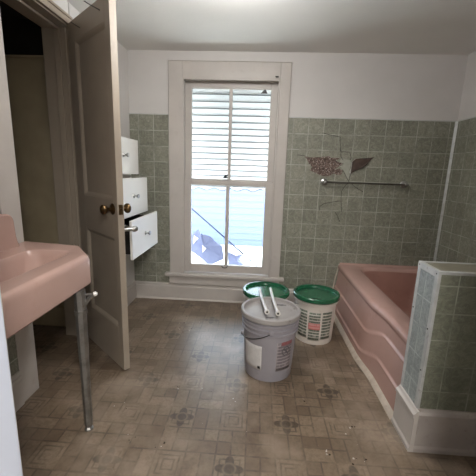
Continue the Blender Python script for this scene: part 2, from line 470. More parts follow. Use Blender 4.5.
# baseboards
def base_prof(h, t): return [(0, 0), (t, 0), (t, h-.035), (t*.8, h-.03), (t*.8, h-.012), (t*.5, h-.008), (t*.45, h), (0, h)]
bm = bmesh.new(); sweep(bm, base_prof(.165, .02), XF, .75, lambda u, v, t: (t, D-u, v))
obj('baseboard_back', bm, M['trim'], kind='structure')
bm = bmesh.new(); sweep(bm, [(0, 0), (.012, 0), (.010, .008), (0, .014)], XF+.02, .74, lambda u, v, t: (t, D-.02-u, v))
obj('shoe_moulding', bm, M['trim'], bpy.data.objects['baseboard_back'])

# ------------------------------------------------------------------ window
def wx(x, y): return x*y/D
def wz(z, y): return CAMZ+(z-CAMZ)*y/D
win = thing('window_1', None, None, (-.26, D, .27), kind='structure')
cas = boxes([(-.795, WX0+.004, D-.022, D, .27, 2.143), (WX1-.004, .250, D-.022, D, .27, 2.143),
             (WX0+.004, WX1-.004, D-.022, D, WZ1-.008, 2.143)])
obj('casing', cas, M['trim'], win, bevel=.004)
obj('head_moulding', boxes([(-.797, .252, D-.024, D, 2.143, 2.148)]), M['trim'], win, bevel=.004)
bead = boxes([(WX0+.004, WX0+.018, D-.03, D-.022, .275, WZ1-.008), (WX1-.018, WX1-.004, D-.03, D-.022, .275, WZ1-.008),
              (WX0+.004, WX1-.004, D-.03, D-.022, WZ1-.022, WZ1-.008)])
obj('casing_bead', bead, M['trim'], win, bevel=.003)
jam = boxes([(WX0-.0, WX0+.012, D, 3.12, .27, WZ1), (WX1-.012, WX1, D, 3.12, .27, WZ1), (WX0, WX1, D, 3.12, WZ1-.012, WZ1)])
obj('jamb', jam, M['trim'], win)
obj('stool', B(-.84, .292, D-.055, 3.0, .243, .275), M['trim'], win, bevel=.007)
obj('apron', B(-.80, .25, D-.03, D, .165, .243), M['trim'], win, bevel=.003)
obj('outer_sill', B(WX0, WX1, 3.0, 3.2, .235, .262), M['trim'], win)
def sash(name, y0, y1, ox0, ox1, oz0, oz1, gx0, gx1, gz0, gz1, m0, m1):
    X = lambda v: wx(v, y0); Z = lambda v: wz(v, y0)
    f = boxes([(X(ox0), X(gx0), y0, y1, Z(oz0), Z(oz1)), (X(gx1), X(ox1), y0, y1, Z(oz0), Z(oz1)),
               (X(gx0), X(gx1), y0, y1, Z(oz0), Z(gz0)), (X(gx0), X(gx1), y0, y1, Z(gz1), Z(oz1))])
    s = obj(name, f, M['trim'], win, bevel=.004)
    obj('muntin', B(X(m0), X(m1), y0+.004, y1-.004, Z(gz0), Z(gz1)), M['trim'], s, bevel=.004)
    for a, b in ((gx0, m0), (m1, gx1)):
        obj('glass_pane', B(X(a), X(b), (y0+y1)/2-.0015, (y0+y1)/2+.0015, Z(gz0), Z(gz1)), M['glass'], s)
    return s
us = sash('upper_sash', 3.04, 3.075, -.655, .148, 1.125, 2.02, -.594, .088, 1.17, 1.935, -.268, -.240)
ls = sash('lower_sash', 2.998, 3.032, -.662, .155, .285, 1.155, -.598, .080, .362, 1.112, -.278, -.244)
# sash lock, lift and the two small black brackets left from a blind
x, z = onY(225.3, 177, 3.0)
bm = bmesh.new(); box(bm, x-.022, x+.022, 2.996, 3.012, z-.012, z-.002); lathe(bm, [(0, 0), (.012, 0), (.012, .01), (.006, .02), (0, .02)], (x, 3.004, z-.002), n=14)
tube(bm, [(x, 3.004, z+.014), (x+.022, 2.992, z+.016)], .005, 8)
obj('sash_lock', bm, M['black'], ls, 40)
x, z = onY(224.5, 267, 2.99)
bm = bmesh.new(); tube(bm, [(x-.026, 2.997, z+.006), (x-.022, 2.984, z), (x-.008, 2.978, z-.005), (x+.008, 2.978, z-.005), (x+.022, 2.984, z), (x+.026, 2.997, z+.006)], .0045, 8)
obj('sash_lift', bm, M['black'], ls, 60)
x, z = onY(264.5, 92, 3.03)
bm = bmesh.new(); prism(bm, [(x-.03, 3.022, z-.012), (x+.026, 3.022, z-.012), (x+.016, 3.022, z+.008), (x+.004, 3.022, z+.02), (x-.008, 3.022, z+.012)], (0, .018, 0))
obj('blind_clip', bm, M['black'], us)
x, z = onY(277.5, 77, 2.95)
bm = bmesh.new(); box(bm, x-.014, x+.01, 2.944, 2.954, z-.004, z+.006); tube(bm, [(x-.008, 2.945, z), (x-.016, 2.93, z)], .004, 8)
obj('shade_bracket', bm, M['black'], win)

# ------------------------------------------------------------------ outside the window
obj('ground', B(-9, 9, 3.2, 14, -.72, -.6), M['ground'], kind='structure')
bm = bmesh.new()
for i in range(14):
    z = -.6+i*.16
    prism(bm, [(-8, 8.0, z), (-8, 8.03, z), (-8, 8.03, z+.16), (-8, 8.015, z+.16)], (16, 0, 0))
nh = obj('neighbouring_house', bm, M['siding']); tag(nh, 'white clapboard house wall seen through the lower window panes', 'house')
aw = thing('window_awning', 'slatted metal awning with scalloped edge outside the upper window', 'awning', (-.27, 3.16, 2.08))
n = 18; A0 = Vector((0, 3.16, 2.12)); A1 = Vector((0, 3.72, 1.07)); ad = (A1-A0)/n; an = Vector((0, ad.z, -ad.y)).normalized()
if an.y > 0: an = -an
bm = bmesh.new(); bl = bmesh.new()
for i in range(n):
    p = A0+ad*i; q = A0+ad*(i+1)
    prism(bm, [(-1.05, *(p)[1:]), (-1.05, *(q)[1:]), (-1.05, *(q-an*.006)[1:]), (-1.05, *(p-an*.006)[1:])], (1.56, 0, 0))
    prism(bl, [(-1.05, *(q+an*.010)[1:]), (-1.05, *(q-ad.normalized()*.008+an*.010)[1:]), (-1.05, *(q-ad.normalized()*.008)[1:]), (-1.05, *q[1:])], (1.56, 0, 0))
obj('slats', bm, M['awning'], aw); obj('slat_seams', bl, M['awnlip'], aw)
poly = [(-1.05, 1.085)]+[(-1.05+1.56*k/80, 1.035+.014*math.sin(k*2*PI/9)) for k in range(81)]+[(.51, 1.085)]
bm = bmesh.new(); prism(bm, [(x, 3.725, z) for x, z in poly], (0, .004, 0)); obj('valance', bm, M['awning'], aw)
bm = bmesh.new(); tube(bm, [(-1.05+1.56*k/80, 3.722, 1.035+.014*math.sin(k*2*PI/9)) for k in range(81)], .0035, 6); obj('scallop_edge', bm, M['scallop'], aw)
a = onY(191, 208, 3.55); b = onY(258, 267, 3.2)
bm = bmesh.new(); tube(bm, [(a[0]-.1, 3.58, a[1]+.09), (a[0], 3.55, a[1]), (b[0], 3.2, b[1])], .008, 8); obj('brace', bm, M['scallop'], aw)
# pale sheets slumped outside below the left pane
def sheet(px, y, mat, name, label, grp, seed):
    pts = [onY(a, b, y) for a, b in px]; bm = bmesh.new()
    cx = sum(p[0] for p in pts)/len(pts); cz = sum(p[1] for p in pts)/len(pts)
    c0 = bm.verts.new((cx, y-.03, cz)); c1 = bm.verts.new((cx, y+.02, cz))
    f = [bm.verts.new((u, y+.01*math.sin(i*2.1+seed), v)) for i, (u, v) in enumerate(pts)]
    for i in range(len(f)):
        j = (i+1) % len(f); bm.faces.new((f[i], f[j], c0)); bm.faces.new((f[j], f[i], c1))
    bmesh.ops.recalc_face_normals(bm, faces=bm.faces)
    return tag(obj(name, bm, mat), label, 'sheet', grp)
obj('bounce_slab', B(-2.5, 2, 3.25, 4.0, .10, .17), M['ground'], kind='structure')  # added slab, mostly hidden: carries the sheets, bounces sun up through the window
sheet([(186, 239), (196, 231), (199, 229), (201, 234), (206, 235), (212, 237), (214, 241), (222, 246), (224, 259), (209, 266), (203, 260), (193, 252), (186, 252)], 3.42,
      M['lav'], 'plastic_sheet', 'crumpled lavender plastic sheet outside the lower left window pane', None, 1)
sheet([(228, 252), (236, 255), (243, 254), (240, 260), (245, 266), (238, 268), (228, 266)], 3.42,
      M['lav'], 'plastic_sheet', 'small lavender plastic scrap outside the lower right window pane', None, 2)
for k, (pp, lb) in enumerate(((((194, 235), (198.5, 238.5), (193.5, 244)), 'upper white torn scrap on the lavender sheet outside the window'),
                              (((202, 245), (206.5, 248.5), (202.5, 252.5)), 'middle white torn scrap on the lavender sheet outside the window'))):
    sheet(pp, 3.37, M['drawer'], 'torn_scrap', lb, 'white scraps on the sheet', k)

# ------------------------------------------------------------------ left wall: doorway, closet, door
JY0, JY1, JZ = 1.575, 2.17, 2.095          # doorway from near jamb to far jamb
wl = obj('wall_left', boxes([(-1.38, XL, .62, JY0, 0, H), (-1.38, XL, JY0, JY1, JZ, H)]), M['plaster'], kind='structure')
for q in ((-1.38, XF, 2.768, D, 0, H), (-1.38, XF, 2.45, 2.768, 1.522, H), (-1.38, XL, JY1+.012, 2.45, 1.522, H), (-1.38, XF, JY1+.012, 2.768, 0, .558)):
    obj('wall_left', B(*q), M['plaster'], kind='structure')
obj('tile_panel', B(XL, XL+T, .62, 1.45, .16, 1.711), M['tile_side'], wl)
bm = bmesh.new(); sweep(bm, base_prof(.175, .018), .62, 1.45, lambda u, v, t: (XL+u, t, v))
obj('baseboard_left', bm, M['trim'], kind='structure')
bm = bmesh.new(); sweep(bm, base_prof(.165, .018), JY1+.05, D, lambda u, v, t: (XF+u, t, v))
bl_ = obj('baseboard_left.001', bm, M['trim'], kind='structure')
obj('tile_ledge', boxes([(XL, XL+.016, .62, 1.45, .175, .198)]), M['trim'], bpy.data.objects['baseboard_left'], bevel=.003)
tr = thing('trim_1', None, None, (XL, JY0, 0), kind='structure')
obj('casing', B(XL-.0, XL+.012, 1.45, JY0+.004, 0, 2.13), M['trim'], tr, bevel=.003)
obj('head_casing', boxes([(XL, XL+.018, 1.45, JY1, JZ-.004, 2.125), (XL, XL+.026, 1.45, JY1, 2.125, 2.14)]), M['doorpaint'], tr, bevel=.003)
obj('jamb', boxes([(-1.38, XL, JY1-.002, JY1+.012, 0, JZ)]), M['doorpaint'], tr, bevel=.002)
obj('head_jamb', boxes([(-1.38, XL, JY0, JY1, JZ-.012, JZ)]), M['doorpaint'], tr, bevel=.002)
obj('door_stop', boxes([(-1.30, -1.262, JY1-.016, JY1-.002, 0, JZ-.012), (-1.30, -1.262, JY0, JY1, JZ-.026, JZ-.012),
                        (-1.235, -1.222, JY1-.012, JY1-.002, 0, JZ-.012)]), M['doorpaint'], tr, bevel=.004)
# closet behind the doorway
obj('wall_closet', boxes([(-2.35, -1.38, 2.30, 2.36, 0, 1.945)]), M['closet'], kind='structure')
wc = bpy.data.objects['wall_closet']
obj('cap_rail', B(-2.35, -1.38, 2.285, 2.36, 1.945, 1.962), M['closet'], wc, bevel=.004)
obj('closet_baseboard', B(-2.35, -1.38, 2.288, 2.30, 0.0, .16), M['closet'], wc, bevel=.006)
obj('wall_closet.001', boxes([(-2.35, -1.38, 2.32, 2.36, 1.962, H), (-2.40, -2.35, 1.1, 2.36, 0, H), (-2.35, -1.38, 1.05, 1.1, 0, H)]), M['closetshade'], kind='structure')
obj('ceiling_closet', B(-2.35, -1.38, 1.1, 2.36, 2.19, 2.225), M['closetshade'], kind='structure')

# the door, swung half open into the room
HN = Vector((-1.205, 2.15, 0)); FR = Vector((-.77, 1.769, 0)); L = (FR-HN).length
dd = (FR-HN)/L; dn = Vector((dd.y, -dd.x, 0)); dn = dn if dn.y < 0 else -dn      # dn: towards the camera
def dw(s, t, z): return HN+dd*s-dn*t+Vector((0, 0, z))                            # t: depth behind the front face
def dbox(bm, s0, s1, t0, t1, z0, z1):
    vs = [bm.verts.new(dw(s, t, z)) for z in (z0, z1) for t in (t0, t1) for s in (s0, s1)]
    fs = [bm.faces.new([vs[i] for i in f]) for f in ((0, 2, 3, 1), (4, 5, 7, 6), (0, 1, 5, 4), (2, 6, 7, 3), (0, 4, 6, 2), (1, 3, 7, 5))]
    bmesh.ops.recalc_face_normals(bm, faces=fs)
door = thing('door_1', None, None, tuple(HN), kind='structure')
TH = .038; ZT = 2.095
bm = bmesh.new()
s0, s1 = .115, .522
for a in ((0, s0, .012, ZT), (s1, L, .012, ZT), (s0, s1, .012, .285), (s0, s1, .842, 1.065), (s0, s1, 1.975, ZT)):
    dbox(bm, a[0], a[1], 0, TH, a[2], a[3])
obj('door_leaf', bm, M['doorpaint'], door, bevel=.002)
for za, zb in ((.285, .842), (1.065, 1.975)):
    bm = bmesh.new(); dbox(bm, s0, s1, .015, .023, za, zb)
    pn = obj('door_panel', bm, M['doorpaint'], door)
    bm = bmesh.new()
    w = .022
    for face, sg in ((0.0, 1), (TH, -1)):
        o_ = [(s0, za), (s1, za), (s1, zb), (s0, zb)]; i_ = [(s0+w, za+w), (s1-w, za+w), (s1-w, zb-w), (s0+w, zb-w)]
        O = [bm.verts.new(dw(s, face+sg*.001, z)) for s, z in o_]
        Mi = [bm.verts.new(dw(s+(.008 if s < .3 else -.008), face+sg*.004, z+(.008 if z == za else -.008))) for s, z in o_]
        I = [bm.verts.new(dw(s, face+sg*.0145, z)) for s, z in i_]
        for k in range(4):
            j = (k+1) % 4
            bm.faces.new((O[k], O[j], Mi[j], Mi[k])); bm.faces.new((Mi[k], Mi[j], I[j], I[k]))
    bmesh.ops.recalc_face_normals(bm, faces=bm.faces)
    obj('panel_moulding', bm, M['doorpaint'], pn)
kp = [(0, 0), (.033, 0), (.033, .003), (.026, .008), (.012, .012), (.0105, .028), (.014, .034), (.025, .040), (.0295, .050), (.028, .060), (.018, .068), (0, .070)]
ks = L-.062
for t, ax in ((0, dn), (TH, -dn)):
    bm = bmesh.new(); lathe(bm, kp, dw(ks, t, 1.012), tuple(ax), 28)
    obj('door_knob', bm, M['brass'], door, 40)
bm = bmesh.new(); dbox(bm, L-.002, L+.0025, .007, TH-.007, .985, 1.042); dbox(bm, L+.002, L+.011, .013, .026, 1.005, 1.022)
obj('latch_plate', bm, M['brass'], door, bevel=.001)
for z in (.25, 1.75):
    bm = bmesh.new(); tube(bm, [HN+dn*.004+Vector((-.004, 0, z)), HN+dn*.004+Vector((-.004, 0, z+.09))], .006, 10)
    obj('hinge', bm, M['doorpaint'], door, 60)
# chrome rail fixed to the back of the door: its near post shows past the edge
bm = bmesh.new(); lathe(bm, [(0, 0), (.024, 0), (.022, .006), (.011, .012), (.010, .06), (.013, .066), (.017, .074), (.019, .086), (.014, .098), (0, .102)], dw(L-.04, TH, .888), tuple(-dn), 20)
tube(bm, [dw(L-.04, TH+.078, .888), dw(.12, TH+.078, .888)], .007, 10)
obj('towel_rail', bm, M['chrome'], door, 50)

# two thin black wires hooked over the top edge of the door
def doorpt(px, py, off=0):
    d = ray(px, py); nn = dn; k = ((HN-Vector((0, 0, CAMZ))).dot(nn)+off)/d.dot(nn)
    return Vector((0, 0, CAMZ))+d*k
for (a, b, lb) in (((84, 1), (99.5, 10), 'thin black wire over the top of the door, nearer its free edge'),
                   ((71, 22), (79.5, 27.5), 'thin black wire over the top of the door, at the hinge corner')):
    p, q = doorpt(*a, .006), doorpt(*b, .004)
    bm = bmesh.new(); tube(bm, [p, p.lerp(q, .5)+dn*.004, q], .0025, 8)
    tag(obj('wire_hook', bm, M['black']), lb, 'hook', 'wire hooks on the door')

# ------------------------------------------------------------------ built-in drawers beyond the door
CY0, CY1 = 2.19, 2.765
cab = thing('drawer_cabinet', 'white built-in drawer unit with three pulled-out drawers behind the door', 'cabinet', (XF-.1, (CY0+CY1)/2, .56))
bm = boxes([(-1.375, XF+.004, CY0, CY0+.012, .56, 1.52), (-1.375, XF+.004, CY1-.012, CY1, .56, 1.52), (-1.375, XF+.004, CY0, CY1, .56, .575),
            (-1.375, XF+.004, CY0, CY1, 1.505, 1.52), (-1.375, XF+.004, CY0, CY1, .888, .9), (-1.375, XF+.004, CY0, CY1, 1.178, 1.19), (-1.378, -1.372, CY0, CY1, .56, 1.52)])
obj('cabinet_body', bm, [M['trim']], cab)
for (x, z0, z1) in ((-1.0, 1.194, 1.468), (-.93, .886, 1.170), (-.848, .606, .886)):
    y0, y1 = CY0-.022, CY1-.012
    bm = boxes([(x-.018, x, y0, y1, z0, z1)])
    d = obj('drawer', bm, M['drawer'], cab, bevel=.003)
    ya, yb = y0+.045, y1-.02
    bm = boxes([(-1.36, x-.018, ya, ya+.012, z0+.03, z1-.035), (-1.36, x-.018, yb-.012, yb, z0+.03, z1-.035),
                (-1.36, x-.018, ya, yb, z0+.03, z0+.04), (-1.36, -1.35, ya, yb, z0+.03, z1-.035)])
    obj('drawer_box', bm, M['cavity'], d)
    bm = bmesh.new(); lathe(bm, [(0, 0), (.016, 0), (.015, .004), (.007, .012), (.0065, .020), (.013, .028), (.017, .034), (.016, .040), (0, .043)], (x, (y0+y1)/2-.02, (z0+z1)/2+.008), (1, 0, 0), 20)
    obj('knob', bm, M['chrome'], d, 40)

# ------------------------------------------------------------------ near wall (its jamb is the pale edge at the lower left)
obj('wall_front', boxes([(-1.38, -.53, .46, .62, 0, H), (.62, 1.85, .46, .62, 0, H), (-.53, .62, .46, .62, 2.1, H)]), M['plaster'], kind='structure')
obj('trim_2', boxes([(-.53, -.517, .44, .605, 0, 2.1)]), plain('window_tinted_white', (206, 214, 230), .4, var=.03), kind='structure', bevel=.003)  # blue cast of the window light is put into this white
obj('wall_hall', boxes([(-2.45, -2.4, -1.6, .46, 0, H), (1.85, 1.9, -1.6, .46, 0, H), (-2.45, 1.9, -1.6, -1.55, 0, H), (-2.45, -1.38, .46, 1.05, 0, H)]), M['plaster'], kind='structure')

# ------------------------------------------------------------------ sink
SB = -1.198+T
sk = thing('sink', 'pink wall-hung sink with backsplash on a metal leg at left', 'sink', (SB, 1.18, .7))
SY0, SY1, SX = .64, 1.58, -.75
ZT_ = .855; ZB = .712
def outline(inset, z, ch):
    # plan, clockwise from the wall at the far side: far edge, chamfered front corners, near edge
    return [(SB, SY1+.03-inset, z), (SX-ch-.02, SY1-.015-inset, z), (SX-inset, SY1-.175-inset*.4, z),
            (SX-inset, SY0+.08+inset*.4, z), (SX-ch+.03, SY0+inset, z), (SB, SY0+inset, z)]
def ringify(pts, sub=6, rad=.02):
    """round the corners of an open plan line"""
    out = []
    n = len(pts)
    for i, p in enumerate(pts):
        p = Vector(p)
        if i in (0, n-1): out += [p]*1; continue
        a = (Vector(pts[i-1])-p); b = (Vector(pts[i+1])-p)
        r = min(rad, a.length*.45, b.length*.45); a = p+a.normalized()*r; b = p+b.normalized()*r
        for k in range(sub+1):
            t = k/sub; out.append(a*(1-t)**2+p*2*t*(1-t)+b*t*t)
    return out
bm = bmesh.new()
levels = [(.006, ZB, .11), (.0, ZB+.008, .115), (.0, ZT_-.03, .115), (.004, ZT_-.012, .115), (.014, ZT_-.002, .115), (.024, ZT_, .115)]
rings = [[bm.verts.new(v) for v in ringify(outline(i, z, ch))] for i, z, ch in levels]
for a, b in zip(rings, rings[1:]):
    for k in range(len(a)-1): bm.faces.new((a[k], a[k+1], b[k+1], b[k]))
    bm.faces.new((a[-1], a[0], b[0], b[-1]))
bm.faces.new(rings[0][::-1])
# the rim and the bowl: rounded-rectangle rings joined to the outer ring by angle
bx0, bx1, by0, by1 = -1.06, -.845, SY0+.075, SY1-.13
def rrect(x0, x1, y0, y1, r, z, n=8):
    out = []
    for cx, cy, a0 in ((x1-r, y1-r, 0), (x0+r, y1-r, 90), (x0+r, y0+r, 180), (x1-r, y0+r, 270)):
        for k in range(n+1):
            t = math.radians(a0+90*k/n); out.append((cx+r*math.cos(t), cy+r*math.sin(t), z))
    return out
bowl = []
for (d, z, r) in ((0, ZT_-.001, .05), (.006, ZT_-.006, .05), (.014, ZT_-.03, .055), (.028, ZT_-.10, .06), (.05, ZT_-.13, .05)):
    bowl.append([bm.verts.new(v) for v in rrect(bx0+d, bx1-d, by0+d, by1-d*1.6, r, z)])
for a, b in zip(bowl, bowl[1:]):
    n_ = len(a)
    for k in range(n_): bm.faces.new((a[k], b[k], b[(k+1) % n_], a[(k+1) % n_]))
bm.faces.new(bowl[-1])
eo = [e for e in (bm.edges.get((rings[-1][k], rings[-1][(k+1) % len(rings[-1])])) for k in range(len(rings[-1]))) if e]
ei = [bm.edges.get((bowl[0][k], bowl[0][(k+1) % len(bowl[0])])) for k in range(len(bowl[0]))]
bmesh.ops.triangle_fill(bm, use_beauty=True, use_dissolve=False, edges=eo+ei)
bmesh.ops.recalc_face_normals(bm, faces=bm.faces)
bo = obj('basin', bm, M['pink'], sk, 180); bo.modifiers.new('wn', 'WEIGHTED_NORMAL').keep_sharp = True
# raised backsplash with a rounded top corner
prof = [(SY0+.01, ZT_-.01), (SY0+.01, 1.0)]+[(SY0+.01+.02-.02*math.cos(t), 1.0+.02*math.sin(t)) for t in (PI/4, PI/2)]
ycor = 1.475
prof += [(ycor-.05+.045*math.sin(t), .975+.045*math.cos(t)) for t in [PI/2*k/6 for k in range(7)]]
prof += [(ycor, .91), (ycor+.005, .885), (ycor+.02, ZT_-.004), (ycor+.02, ZT_-.02)]
bm = bmesh.new(); prism(bm, [(SB, y, z) for y, z in prof], (.045, 0, 0))
obj('backsplash', bm, M['pink'], sk, 50, bevel=.008)
bm = bmesh.new(); box(bm, -1.0, -.96, SY1-.02, SY1-.005, .75, .77)
bm.free()
lx, ly = -.772, 1.318
bm = bmesh.new()
lathe(bm, [(0, 0), (.021, 0), (.021, .006), (.013, .014), (.0195, .03), (.0215, .36), (.023, .40), (.025, .62), (.025, ZB), (0, ZB)], (lx+.010, ly, 0), n=8)
for v in bm.verts: v.co.x -= .010*v.co.z/ZB*0
lg = obj('leg', bm, M['steel'], sk, 30)
bm = bmesh.new(); lathe(bm, [(.0, 0), (.027, 0), (.027, .018), (.0, .018)], (lx+.010, ly, .60), n=20)
tube(bm, [(lx+.01, ly, .615), (lx+.03, ly+.004, .645), (lx+.05, ly+.01, .675), (lx+.070, ly+.014, .690)], .0095, 10)
tube(bm, [(lx+.01, ly, .68), (lx+.04, ly+.01, .688), (lx+.070, ly+.014, .690)], .006, 8)
br = obj('bracket_arm', bm, M['steel'], lg, 50)
bm = bmesh.new(); lathe(bm, [(0, -.004), (.010, -.004), (.0105, .005), (.006, .010), (0, .011)], (lx+.072, ly+.014, .691), (.9, .3, .25), 14)
obj('end_cap', bm, M['drawer'], lg, 50)

# ------------------------------------------------------------------ bathtub
TY0, TY1, TZ = 1.515, D-T-.004, .432
tub = thing('bathtub', 'pink enamel bathtub along the right wall behind the tiled half wall', 'bathtub', (1.2, 2.24, 0))
def S(y):                      # the front of the tub steps back towards its near end
    t = max(0, min(1, (2.12-y)/.30)); return t*t*(3-2*t)
def apron_x(y, z):
    k = S(y); l1 = .215+.085*k; l2 = .070+.075*k; top = .385
    rim = .790+.026*k
    sm = lambda a, w: max(0, min(1, (a-z)/w+.5))
    ease = lambda t: t*t*(3-2*t)
    x = rim+.010*ease(sm(top, .03)) - .008*ease(sm(l1, .012)) - .008*ease(sm(l2, .012)) - .004*(math.exp(-((z-l1)/.007)**2)+math.exp(-((z-l2)/.007)**2)) - .038*max(0, (top-z))/top
    if z > TZ-.02: x += .02*((z-(TZ-.02))/.02)**2
    return x
zs = [0, .02, .04]+[.05+.36*i/96 for i in range(97)]+[.416, .421, .426, .430, TZ]
ys = [TY0+(TY1-TY0)*i/60 for i in range(61)]
bm = bmesh.new()
G = [[bm.verts.new((apron_x(y, z), y, z)) for z in zs] for y in ys]
for a, b in zip(G, G[1:]):
    for k in range(len(zs)-1): bm.faces.new((a[k], b[k], b[k+1], a[k+1]))
tx0, tx1, ty0, ty1 = .945, 1.57, TY0+.10, TY1-.075
inner = []
for (d, dz, r) in ((-.012, .0, .12), (0, -.006, .12), (.012, -.03, .12), (.05, -.2, .13), (.075, -.33, .12), (.12, -.365, .1)):
    inner.append([bm.verts.new(v) for v in rrect(tx0+d, tx1-d, ty0+d*1.4, ty1-d, r, TZ+dz)])
n_ = len(inner[0])
for i, (a, b) in enumerate(zip(inner, inner[1:])):
    for k in range(n_):
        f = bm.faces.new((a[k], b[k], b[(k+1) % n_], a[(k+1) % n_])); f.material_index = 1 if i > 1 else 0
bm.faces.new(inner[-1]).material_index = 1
back = [bm.verts.new((XR-T-.004, y, TZ)) for y in (TY0, TY1)]
loop = [r[-1] for r in G]+[back[1], back[0]]
eo = []
for k in range(len(loop)):
    a, b = loop[k], loop[(k+1) % len(loop)]
    e = bm.edges.get((a, b)) or bm.edges.new((a, b)); eo.append(e)
ei = [bm.edges.get((inner[0][k], inner[0][(k+1) % n_])) for k in range(n_)]
bmesh.ops.triangle_fill(bm, use_beauty=True, use_dissolve=False, edges=eo+ei)
# raised tiling lip along the walls
bmesh.ops.recalc_face_normals(bm, faces=bm.faces)
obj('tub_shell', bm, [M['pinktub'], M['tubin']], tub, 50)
bm = bmesh.new(); sweep(bm, [(0, 0), (.0, .012), (-.012, .012), (-.02, 0)], .80, XR-T-.004, lambda u, v, t: (t, TY1+u, TZ+v))
obj('tiling_lip', bm, M['pinktub'], tub)
# the pale strip caulked along the foot of the tub
bm = bmesh.new(); pr = []
for y in ys:
    x = apron_x(y, .0)+.004; pr.append([bm.verts.new(p) for p in ((x, y, 0), (x-.028, y, 0), (x-.024, y, .010), (x-.010, y, .024), (x, y, .028))])
for a, b in zip(pr, pr[1:]):
    for k in range(4): bm.faces.new((a[k], b[k], b[k+1], a[k+1]))
bm.faces.new(pr[0]); bm.faces.new(pr[-1][::-1]); bmesh.ops.recalc_face_normals(bm, faces=bm.faces)
obj('base_strip', bm, M['caulk'], tub, 40)
# bead of old caulk up the far corner of the tub
bm = bmesh.new(); tube(bm, [(.80, TY1+.002, .43), (.775, TY1+.002, .3), (.745, TY1+.002, .03)], .006, 8); obj('caulk_bead', bm, M['caulk'], tub, 60)

# ------------------------------------------------------------------ tiled half wall
PX, PY0, PY1, PZ = .775, 1.344, 1.511, .863
pt = obj('wall_partition', B(PX+T, XR, PY0+T, PY1-.002, 0, PZ-T), M['plaster'], kind='structure')
obj('tile_panel', B(PX+T, XR-T-.002, PY0, PY0+T, .2, PZ-T), M['tile_part'], pt)
obj('tile_panel', B(PX, PX+T, PY0+.004, PY1-.004, .2, PZ-.004), M['tile_end'], pt)
obj('top_panel', B(PX+.004, XR-T-.002, PY0+.004, PY1-.004, PZ-T, PZ), plain('half_wall_top', (124, 120, 104), .45, var=.15, scale=12, dirt=(110, 100, 84), damt=.5), pt)
w = .016; e = .0025
obj('metal_edge', boxes([(PX-e, PX, PY0-e, PY0+.022, .2, PZ-.01), (PX, PX+.010, PY0-e, PY0, .2, PZ-.01)]), M['alu'], pt)
obj('metal_edge', boxes([(PX-e, PX, PY1-.020, PY1+e, .2, PZ-.01), (PX, PX+.02, PY1-.002, PY1+e, .44, PZ-.01)]), M['alu'], pt)
obj('metal_edge', boxes([(PX-e-.0008, PX-.0002, PY0-e-.0008, PY1+e+.0008, PZ-.026, PZ+e+.0008), (PX-.0002, PX+.014, PY0-e-.0006, PY1+e+.0006, PZ-.0004, PZ+e+.0006)]), M['alu'], pt)
obj('metal_edge', boxes([(PX, XR-T, PY1-.014, PY1+e, PZ, PZ+e), (PX, XR-T, PY0-e, PY0+.016, PZ, PZ+e), (PX, XR-T, PY0-e, PY0, PZ-.010, PZ)]), M['alu'], pt)
for (y, z) in ((PY0+.012, PZ-.010), (PY1-.010, PZ-.010), (PY0+.014, .60), (PY0+.014, .40), (PY1-.008, .64)):
    bm = bmesh.new(); lathe(bm, [(0, 0), (.004, 0), (.003, .002), (0, .0025)], (PX-e, y, z), (-1, 0, 0), 10); obj('nail_head', bm, M['black'], pt)
def bb(u, v, t): return (t, PY0-u, v)
pb = [(0, 0), (.024, 0), (.024, .018), (.018, .03), (.018, .175), (.024, .18), (.024, .196), (.014, .204), (.008, .215), (0, .215)]
bm = bmesh.new(); sweep(bm, pb, PX, XR-T-.002, bb)
obj('baseboard', bm, plain('dusty_baseboard', (172, 164, 158), .55, var=.12, scale=8, dirt=(120, 108, 96), damt=.6), pt)
bm = bmesh.new(); sweep(bm, pb, PY0-.024, PY1, lambda u, v, t: (PX-u, t, v))
obj('baseboard', bm, M['trim'], pt)

# ------------------------------------------------------------------ towel bar on the back wall
tbx0, tz0 = onY(325.3, 181.5, D-.06); tbx1, tz1 = onY(404.5, 185.2, D-.06)
tbz = (tz0+tz1)/2
bar = thing('towel_bar', 'chrome towel bar on the tiled wall under the broken tiles', 'towel bar', (tbx0, D-T, tbz))
bm = bmesh.new(); tube(bm, [(tbx0-.012, D-.062, tbz), (tbx1+.030, D-.062, tbz)], .0075, 14); obj('bar', bm, plain('tarnished_bar', (112, 110, 104), .35, .9, var=.2, scale=20), bar, 60)
for x in (tbx0, tbx1+.012):
    bm = bmesh.new(); lathe(bm, [(0, 0), (.030, 0), (.031, .005), (.024, .010), (.013, .014), (.011, .040), (.013, .052), (.012, .064), (0, .068)], (x, D-T, tbz), (0, -1, 0), 24)
    obj('post', bm, M['chrome'], bar, 40)

